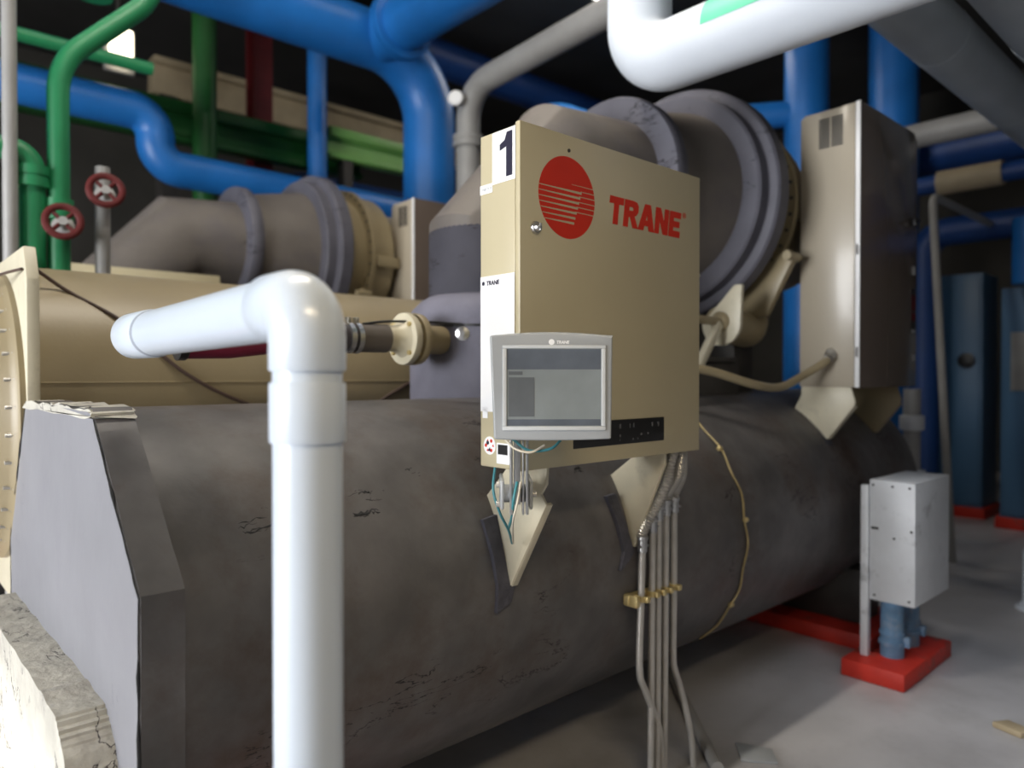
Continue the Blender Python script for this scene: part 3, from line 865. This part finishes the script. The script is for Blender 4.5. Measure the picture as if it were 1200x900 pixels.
def btube(u, v):
    t = MB().lathe((u, v, .095), (0, 0, 1), [(0, .063), (.07, .063), (.072, .069), (.10, .069), (.102, .062), (.13, .062), (.133, .068), (.15, .068), (.152, .0615), (.36, .061)], 32).build('blue_pipe', 'bluetube', ps)
    cl = MB().lathe((u, v, .17), (0, 0, 1), [(0, .064), (0, .0715), (.022, .0715), (.022, .064)], 32)
    cl.box(u - .01, u + .03, v - .095, v - .06, .165, .225, .004)
    cl.build('pipe_clamp', 'bluetube', t)
    return t
t1 = btube(4.45, 1.61)
MB().lathe((4.45, 1.61, .42), (0, 0, 1), [(-.02, .026), (.02, .026), (.022, .04), (.03, .04)], 20).build('pipe_nut', 'white', t1)
btube(4.72, 1.62)

# ------------------------------------------------------------------ background pipework
def pipe_thing(name, label, path, r, m, flanges=(), n=32, cat='pipe', fm=None):
    P = [Vector(p) for p in path]
    t = thing(name, label, cat, tuple(P[0]))
    MB().tube(path, r, n).build('pipe', m, t)
    for c, ax in flanges:
        MB().lathe(c, ax, [(-.06, r), (-.06, r * 1.3), (-.008, r * 1.3), (-.008, r * 1.22), (.008, r * 1.22), (.008, r * 1.3), (.06, r * 1.3), (.06, r)], 40).build('flange', fm or m, t)
    return t
# big blue main running over the machines and dropping down
pipe_thing('blue_pipe', 'thick blue overhead main ending in a long downward bend', arc_path([(-6.95, 7.0, 5.42), (5.07, 7.0, 5.42), (5.07, 7.0, 1.2), (5.07, 7.0, 0)], .75, 12), .30, 'blue',
           [((1.6, 7.0, 5.42), (1, 0, 0)), ((5.07, 7, 2.2), (0, 0, 1))])
pipe_thing('blue_pipe', 'bright blue branch pipe crossing the overhead main towards the camera', arc_path([(4.35, 7.0, 5.42), (4.35, 4.6, 5.42), (4.35, 3.6, 7.0)], .5), .27, 'blue', [((4.35, 6.5, 5.42), (0, 1, 0))])
pipe_thing('blue_pipe', 'slim blue upright post pipe below the overhead main', [(4.366, 8.4, 0), (4.366, 8.4, 7.0)], .12, 'blue')
pipe_thing('blue_pipe', 'blue pipe at far left bending down behind the green riser', arc_path([(-6.95, 7.9, 4.36), (2.32, 7.9, 4.36), (2.32, 7.9, 3.85), (6.5, 7.9, 3.80), (6.5, 7.9, 0)], .24, 10), .18, 'blue')
pipe_thing('blue_pipe', 'deep blue high pipe running along the room behind the grey pipe', [(3.5, 8.6, 6.35), (15.0, 8.6, 6.35)], .26, 'navy')
pipe_thing('blue_pipe', 'blue drop pipe behind the grey bend, above the front panel', arc_path([(7.0, 7.2, 0), (7.0, 7.2, 5.3), (9.5, 7.2, 5.3), (9.5, 7.2, 0)], .6), .28, 'blue', [((7.0, 7.2, 4.6), (0, 0, 1))])
pipe_thing('blue_pipe', 'low blue header pipe behind the second chiller', arc_path([(4.4, 9.6, 0), (4.4, 9.6, 4.32), (14.95, 9.6, 4.32)], .4), .26, 'navy')
pipe_thing('blue_pipe', 'bright blue riser just left of the starter cabinet', [(9.0, 4.32, 0), (9.0, 4.32, 7.0)], .265, 'blue')
pipe_thing('blue_pipe', 'bright blue riser just above the starter cabinet top', [(10.6, 3.86, 0), (10.6, 3.86, 7.0)], .31, 'blue')
pipe_thing('blue_pipe', 'short blue horizontal pipe showing under the white jacketed pipe', [(9.0, 4.32, 5.05), (7.0, 7.2, 5.05)], .16, 'blue')
# green
pipe_thing('green_pipe', 'green riser with a long bend at upper left', arc_path([(.93, 5.0, 0), (.93, 5.0, 3.57), (1.47, 5.0, 4.13), (1.55, 5.0, 6.99)], .44), .060, 'green', [((.93, 5.0, 2.70), (0, 0, 1))], 24)
pipe_thing('green_pipe', 'thin green pipe along the top left edge', [(-6.95, 6.9, 4.42), (2.0, 6.9, 4.42)], .055, 'green', n=20)
pipe_thing('green_pipe', 'short green stub pipe between the grey pole and the riser', arc_path([(.80, 5.0, 0), (.80, 5.0, 3.015), (-6.95, 5.0, 3.015)], .115), .066, 'green', [((.80, 5.0, 2.87), (0, 0, 1))], 24)
pipe_thing('green_pipe', 'dark green vertical pipe left of the maroon column', [(3.03, 8.52, 0), (3.03, 8.52, 7.0)], .13, 'dgreen', n=24)
pipe_thing('green_pipe', 'thick green hanging pipe stub at the top left', [(1.55, 6.9, 7.0), (1.55, 6.9, 4.9)], .14, 'green', n=24)
t = thing('green_beam', 'light green steel beam ending behind the blue bend', 'beam', (5.0, 8.1, 4.5))
lb = MB(); lb.box(4.55, 6.04, 8.4, 8.6, 4.78, 4.90, .01); lb.box(4.55, 6.04, 8.48, 8.51, 4.56, 4.78); lb.box(4.55, 6.04, 8.4, 8.6, 4.51, 4.57, .01); lb.build('beam', 'lime', t)
MB().box(5.85, 5.98, 8.42, 8.58, 0, 4.52).build('post', 'gateg', t)
MB().box(4.75, 4.88, 8.42, 8.58, 0, 4.52).build('post', 'gateg', t)
t = thing('green_beam', 'dark green steel beam running behind the maroon column', 'beam', (2.0, 8.8, 4.5))
lb = MB(); lb.box(-6.95, 5.2, 8.7, 8.9, 4.72, 4.86, .01); lb.box(-6.95, 5.2, 8.78, 8.82, 4.45, 4.72); lb.box(-6.95, 5.2, 8.7, 8.9, 4.40, 4.46, .01); lb.build('beam', 'dgreen', t)
t = thing('roof_beam', 'tan painted beam on the far wall at upper left', 'beam', (3.5, 10, 5.5))
lb = MB(); lb.box(2.9, 14.95, 10.0, 10.2, 5.35, 5.75, .01); lb.box(2.9, 14.95, 9.9, 10.3, 5.72, 5.80, .01); lb.build('beam', 'tanlag', t)
MB().box(3.0, 3.2, 9.98, 10.22, 0, 5.35).build('column', 'gateg', t)
t = thing('steel_column', 'dark maroon steel column behind the second chiller', 'column', (3.9, 9.0, 0))
lb = MB(); lb.box(3.78, 4.02, 8.92, 8.96, 0, 7); lb.box(3.78, 4.02, 9.14, 9.18, 0, 7); lb.box(3.89, 3.91, 8.96, 9.14, 0, 7); lb.build('column', 'maroonp', t)
pipe_thing('grey_pole', 'slim grey upright pole at the left edge', [(.684, 4.95, 0), (.684, 4.95, 7.0)], .038, 'greyp', n=16)
# valves with red hand wheels on the green lines
def valve(name, label, c, ax, r):
    t = thing(name, label, 'valve', c)
    ax = Vector(ax).normalized(); c = Vector(c)
    e1 = ax.orthogonal().normalized(); e2 = ax.cross(e1)
    w = MB()
    pth = [c + ax * .16 + (e1 * math.cos(2 * PI * k / 24) + e2 * math.sin(2 * PI * k / 24)) * r for k in range(25)]
    w.tube(pth, .02, 10)
    for k in range(4): w.cyl(c + ax * .16, c + ax * .16 + (e1 * math.cos(k * PI / 2) + e2 * math.sin(k * PI / 2)) * r, .012, n=8)
    w.build('hand_wheel', 'wheel', t)
    MB().lathe(c, ax, [(-.02, .06), (.05, .06), (.06, .025), (.18, .025)], 20).build('valve_body', 'greyp', t)
valve('gate_valve', 'lower red hand wheel valve on the green riser', (.937, 4.92, 2.577), (-.2, -1, .1), .087)
valve('gate_valve', 'upper red hand wheel valve right of the green riser', (1.166, 4.965, 2.80), (-.2, -1, .1), .087)
pipe_thing('grey_pipe', 'short grey pipe carrying the upper red hand wheel', arc_path([(1.166, 5.02, 0), (1.166, 5.02, 2.5), (1.166, 5.02, 3.0)], .1), .043, 'greyp', n=20)
# grey pipe in front of the blue ones, bending down
pipe_thing('grey_pipe', 'grey pipe arching down behind the front panel, above the suction elbow', arc_path([(4.95, 3.0, 4.98), (4.95, 6.12, 4.80), (4.95, 6.12, 2.7), (4.95, 6.12, 0)], .36, 12), .127, 'greyp', [((4.95, 6.12, 4.23), (0, 0, 1))], 28)
t = thing('gauge', 'small white round gauge beside the grey pipe bend', 'gauge', (4.76, 6.05, 4.62))
MB().lathe((4.73, 6.05, 4.62), (-.75, -.66, 0), [(-.04, .03), (0, .075), (.03, .08), (.045, .07), (.045, 0)], 28).build('dial', 'white', t)
MB().cyl((4.75, 6.07, 4.62), (4.92, 6.12, 4.62), .018).build('stem', 'greyp', t)
# white jacketed pipe
t = thing('white_pipe', 'thick white jacketed overhead pipe with a green label at upper right', 'pipe', (3.2, 2.464, 3.5))
wp = arc_path([(3.17, 2.45, 6.99), (3.17, 2.45, 3.385), (3.17, -2.95, 3.385)], .21, 12)
MB().tube(wp, .172, 48).build('pipe', 'whitepipe', t)
gb = MB()
rr_ = []
for v_, in ((1.58,), (1.96,)):
    ring = [(3.17 - math.cos(a_) * q, v_, 3.385 + math.sin(a_) * q) for q, lst in ((.1722, 1), (.1750, -1)) for a_ in [math.radians(d_) for d_ in (range(0, 91, 6) if lst == 1 else range(90, -1, -6))]]
    rr_.append(ring)
gb.ring_strip(rr_)
gb.build('flow_label', mat('mint_green_label', (.14, .66, .40), .45, var=.05), t)
# ducts at upper right
def duct(label, v, z, r, m, u0=2.2):
    t = thing('grey_duct', label, 'duct', (u0, v, z))
    MB().tube([(u0, v, z), (14.95, v, z)], r, 48).build('duct', m, t)
    for u in (3.4, 5.0, 6.6, 8.2, 9.8, 11.4):
        MB().lathe((u, v, z), (1, 0, 0), [(-.05, r), (-.05, r * 1.012), (.05, r * 1.012), (.05, r)], 48).build('band', m, t)
    for u in (4.4, 9.0):
        MB().box(u - .015, u + .015, v - .02, v + .02, z + r * .8, 7.0).build('hanger_rod', 'gateg', t)
duct('lower thick grey duct running away at the upper right', 1.55, 3.80, .175, 'duct')
duct('upper grey duct beside the lower one at the top right corner', .95, 3.70, .24, 'duct', 3.65)
# grey horizontal pipes and frames at right
pipe_thing('grey_pipe', 'pale grey horizontal pipe right of the starter cabinet top', arc_path([(8.0, 3.6, 0), (8.0, 3.6, 4.14), (8.0, -2.9, 4.14)], .2), .12, 'greyp', n=24)
np_ = pipe_thing('blue_pipe', 'navy pipe with a tan jacketed section, above the blue cabinets', arc_path([(9.0, 3.9, 0), (9.0, 3.9, 3.86), (9.0, -2.9, 3.86)], .25), .10, 'navy', n=24)
tag(MB().lathe((9.0, 2.80, 3.86), (0, -1, 0), [(0, .10), (0, .13), (.62, .13), (.62, .10)], 28).build('jacket', 'tanlag', np_), 'tan jacket on the navy pipe')
pipe_thing('blue_pipe', 'navy frame pipe above the blue cabinets, lower of the pair', arc_path([(9.5, 3.1, 0), (9.5, 3.1, 3.40), (9.5, -2.9, 3.40)], .25), .16, 'navy', n=28)
pipe_thing('blue_pipe', 'upper navy pipe far right behind the tan jacketed section', arc_path([(11.5, 4.2, 0), (11.5, 4.2, 4.9), (11.5, -2.9, 4.9)], .3), .32, 'navy', n=28)
pipe_thing('blue_pipe', 'blue upright pipe between the navy frame and the right edge', [(9.3, 2.02, 2.7), (9.3, 2.02, 3.40)], .15, 'blue', n=28)
pipe_thing('grey_pole', 'leaning grey pole between the starter cabinet and blue cabinets', arc_path([(7.5, 2.20, 0), (7.5, 2.385, 3.40), (9.4, 2.385, 3.40)], .12), .036, 'greyp', n=20)
t = thing('valve_post', 'grey pipe stub with pale fittings behind the pump box', 'valve', (7.3, 2.5, 0))
MB().cyl((7.0, 2.38, 0), (7.0, 2.38, 1.6), .07).build('pipe', 'greyp', t)
for z, r in ((.82, .11), (1.30, .10)):
    MB().lathe((7.0, 2.38, z), (0, 0, 1), [(-.07, .07), (-.06, r), (.06, r), (.07, .07)], 24).build('fitting', 'galv', t)
def cabinet(label, u, v0, v1, z1, panel):
    t = thing('blue_cabinet', label, 'cabinet', (u, (v0 + v1) / 2, 0))
    MB().box(u, u + .6, v0, v1, .10, z1, .015).build('body', 'cabblue', t)
    MB().box(u - .02, u, v0 + .03, v1 - .03, .16, z1 - .05, .006).build('door', 'cabblue', t)
    MB().box(u - .04, u + .65, v0 - .04, v1 + .04, 0, .13, .01).build('plinth', 'redpaint', t)
    if panel:
        MB().box(u - .03, u - .018, v0 + .1, v1 - .1, 1.55, 2.2, .004).build('display_panel', 'greyp', t)
    else:
        MB().lathe((u - .02, v0 + .16, 1.9), (-1, 0, 0), [(0, .09), (.05, .09), (.06, .06)], 24).build('handle', 'black', t)
cabinet('tall blue-grey cabinet with a round dark handle, nearer the starter cabinet', 10.0, 2.62, 3.10, 2.95, False)
cabinet('tall blue-grey cabinet with a pale panel at the right edge', 9.6, 1.55, 2.34, 2.70, True)
# floor items
tag(MB().tube([(2.75, 1.70, .03), (3.45, 2.44, .03)], .028, 16).build('floor_conduit', 'greyp', loc=(2.75, 1.7, 0)), 'grey conduit lying across the floor below the dark shell', 'conduit')
fp = MB().prism([(3.044, 1.787), (3.113, 1.641), (3.016, 1.562), (2.92, 1.688)], 'z', 0.0005, .012, .003)
tag(fp.build('floor_plate', 'bezel', loc=(3.03, 1.67, 0)), 'pale blue-grey flat plate lying on the floor', 'plate')
sp = MB().prism([(4.12, 1.03), (4.20, .98), (4.16, .86), (4.08, .90)], 'z', .0005, .03, .006)
tag(sp.build('wood_scrap', 'tanlag', loc=(4.15, .95, 0)), 'small tan scrap lying on the floor at lower right', 'scrap')
bt = thing('bollard', 'white post cut by the right edge, beyond the pump box', 'bollard', (6.42, 1.36, 0))
MB().lathe((6.42, 1.36, 0), (0, 0, 1), [(0, .07), (.04, .07), (.05, .055), (.42, .055), (.45, .04), (.46, 0)], 28).build('post', 'whitepipe', bt)
MB().lathe((6.42, 1.36, 0), (0, 0, 1), [(0, .10), (.02, .10), (.025, .056)], 28).build('foot', 'whitepipe', bt)

# ------------------------------------------------------------------ lamps
def strip(label, u, v, z, length, watts, axis='x', col=(1.0, .92, .80), aim=None, spread=180):
    t = thing('strip_lamp', label, 'lamp', (u, v, z), 'ceiling strip lamps')
    a, b = (length / 2, .09) if axis == 'x' else (.09, length / 2)
    MB().box(u - a, u + a, v - b, v + b, z, z + .07, .01).build('housing', 'white', t)
    MB().box(u - a + .03, u + a - .03, v - b + .03, v + b - .03, z - .03, z, .008).build('diffuser', 'tube', t)
    for s in (-1, 1):
        c = (u + s * a * .8, v) if axis == 'x' else (u, v + s * b * .8)
        MB().cyl((c[0], c[1], z + .06), (c[0], c[1], ZC), .008, n=8).build('hanger_rod', 'gateg', t)
    l = bpy.data.lights.new('strip_light', 'AREA')
    l.shape = 'RECTANGLE'; l.size = a * 2; l.size_y = b * 2; l.energy = watts; l.color = col
    o = bpy.data.objects.new('strip_light', l)
    o.location = (0, 0, -.045); COL.objects.link(o); o.parent = t
    l.spread = math.radians(spread)
    if aim: o.rotation_euler = (Vector(aim) - Vector((u, v, z))).to_track_quat('-Z', 'Y').to_euler()
strip('added fill lamp over the space between the chillers, out of view', 4.0, 5.3, 6.6, 2.4, 15)  # unseen strip added as fill for the dark background
strip('added fill lamp over the aisle at right, out of view', 3.7, .45, 3.3, 1.4, 4.2, col=(.84, .90, 1.0), aim=(4.3, .45, 0), spread=66)  # added strip standing in for doorway daylight on the aisle floor
strip('added fill lamp over the aisle near the white plastic pipe, out of view', .3, -.8, 3.7, 1.4, 8.5, col=(1.0, .80, .52), aim=(1.35, 1.9, .9), spread=78)  # unseen fill added to brighten the control panel and front shell
strip('ceiling strip lamp over the first chiller, out of view', 1.4, 2.9, 6.4, 2.4, 140)
strip('added fill lamp before the far wall, out of view', 7.8, 6.2, 6.6, 2.4, 60)  # unseen strip added to bring up the blue pipes at the back
strip('added fill lamp above the second chiller, out of view', 1.0, 5.6, 6.6, 2.4, 20)  # unseen strip added as fill over the rear machine
bl_ = thing('bulkhead_lamp', 'glowing cream bulkhead lamp at the upper left', 'lamp', (2.3, 9.0, 5.4))
MB().box(2.18, 2.42, 9.0, 9.1, 5.2, 5.62, .03).build('glow_cover', 'lampglow', bl_)
MB().box(2.14, 2.46, 9.1, 9.18, 5.15, 5.67, .02).build('back_plate', 'greyp', bl_)
MB().cyl((2.3, 9.14, 5.66), (2.3, 9.14, 7.0), .03).build('stem', 'gateg', bl_)

sun = bpy.data.lights.new('sun', 'SUN')
sun.energy = 4.0; sun.angle = math.radians(1.0); sun.color = (1, .97, .90)
so_ = bpy.data.objects.new('sun', sun)
so_.rotation_euler = Vector((1, .10, -.46)).to_track_quat('-Z', 'Y').to_euler()
so_.location = (-9, 3, 6)
COL.objects.link(so_)
# daylight through the opening in the left wall
def area(name, loc, rot, sx, sy, watts, col):
    l = bpy.data.lights.new(name, 'AREA')
    l.shape = 'RECTANGLE'; l.size = sx; l.size_y = sy; l.energy = watts; l.color = col
    o = bpy.data.objects.new(name, l)
    o.location = loc; o.rotation_euler = rot
    COL.objects.link(o)
    return o
area('daylight', (X0 - .25, (WY0 + WY1) / 2, (WZ0 + WZ1) / 2), (0, math.radians(-90), 0), WZ1 - WZ0, WY1 - WY0, 1150, (.97, .98, 1.0))

w = bpy.data.worlds.new('world')
scene.world = w
w.use_nodes = True
w.node_tree.nodes['Background'].inputs[0].default_value = (.8, .88, 1, 1)
w.node_tree.nodes['Background'].inputs[1].default_value = .6

# ------------------------------------------------------------------ camera
cam = bpy.data.cameras.new('camera')
co = bpy.data.objects.new('camera', cam)
COL.objects.link(co)
co.location = (0, 0, 1.72)
pitch = math.atan(10 / 852)
f = Vector((math.cos(math.radians(47.6)), math.sin(math.radians(47.6)), 0))
co.rotation_euler = (PI / 2 - pitch, 0, math.atan2(f.y, f.x) - PI / 2)
cam.sensor_fit = 'HORIZONTAL'; cam.sensor_width = 36
cam.lens = 36 * 852 / 1200
cam.clip_start = .05
cam.dof.use_dof = True
cam.dof.focus_distance = 2.15
cam.dof.aperture_fstop = 1.4
scene.camera = co

vs = scene.view_settings
scene.display_settings.display_device = 'sRGB'
vs.view_transform = 'Standard'; vs.look = 'None'; vs.gamma = 1; vs.exposure = 0.0
vs.use_curve_mapping = False
scene.cycles.use_denoising = True
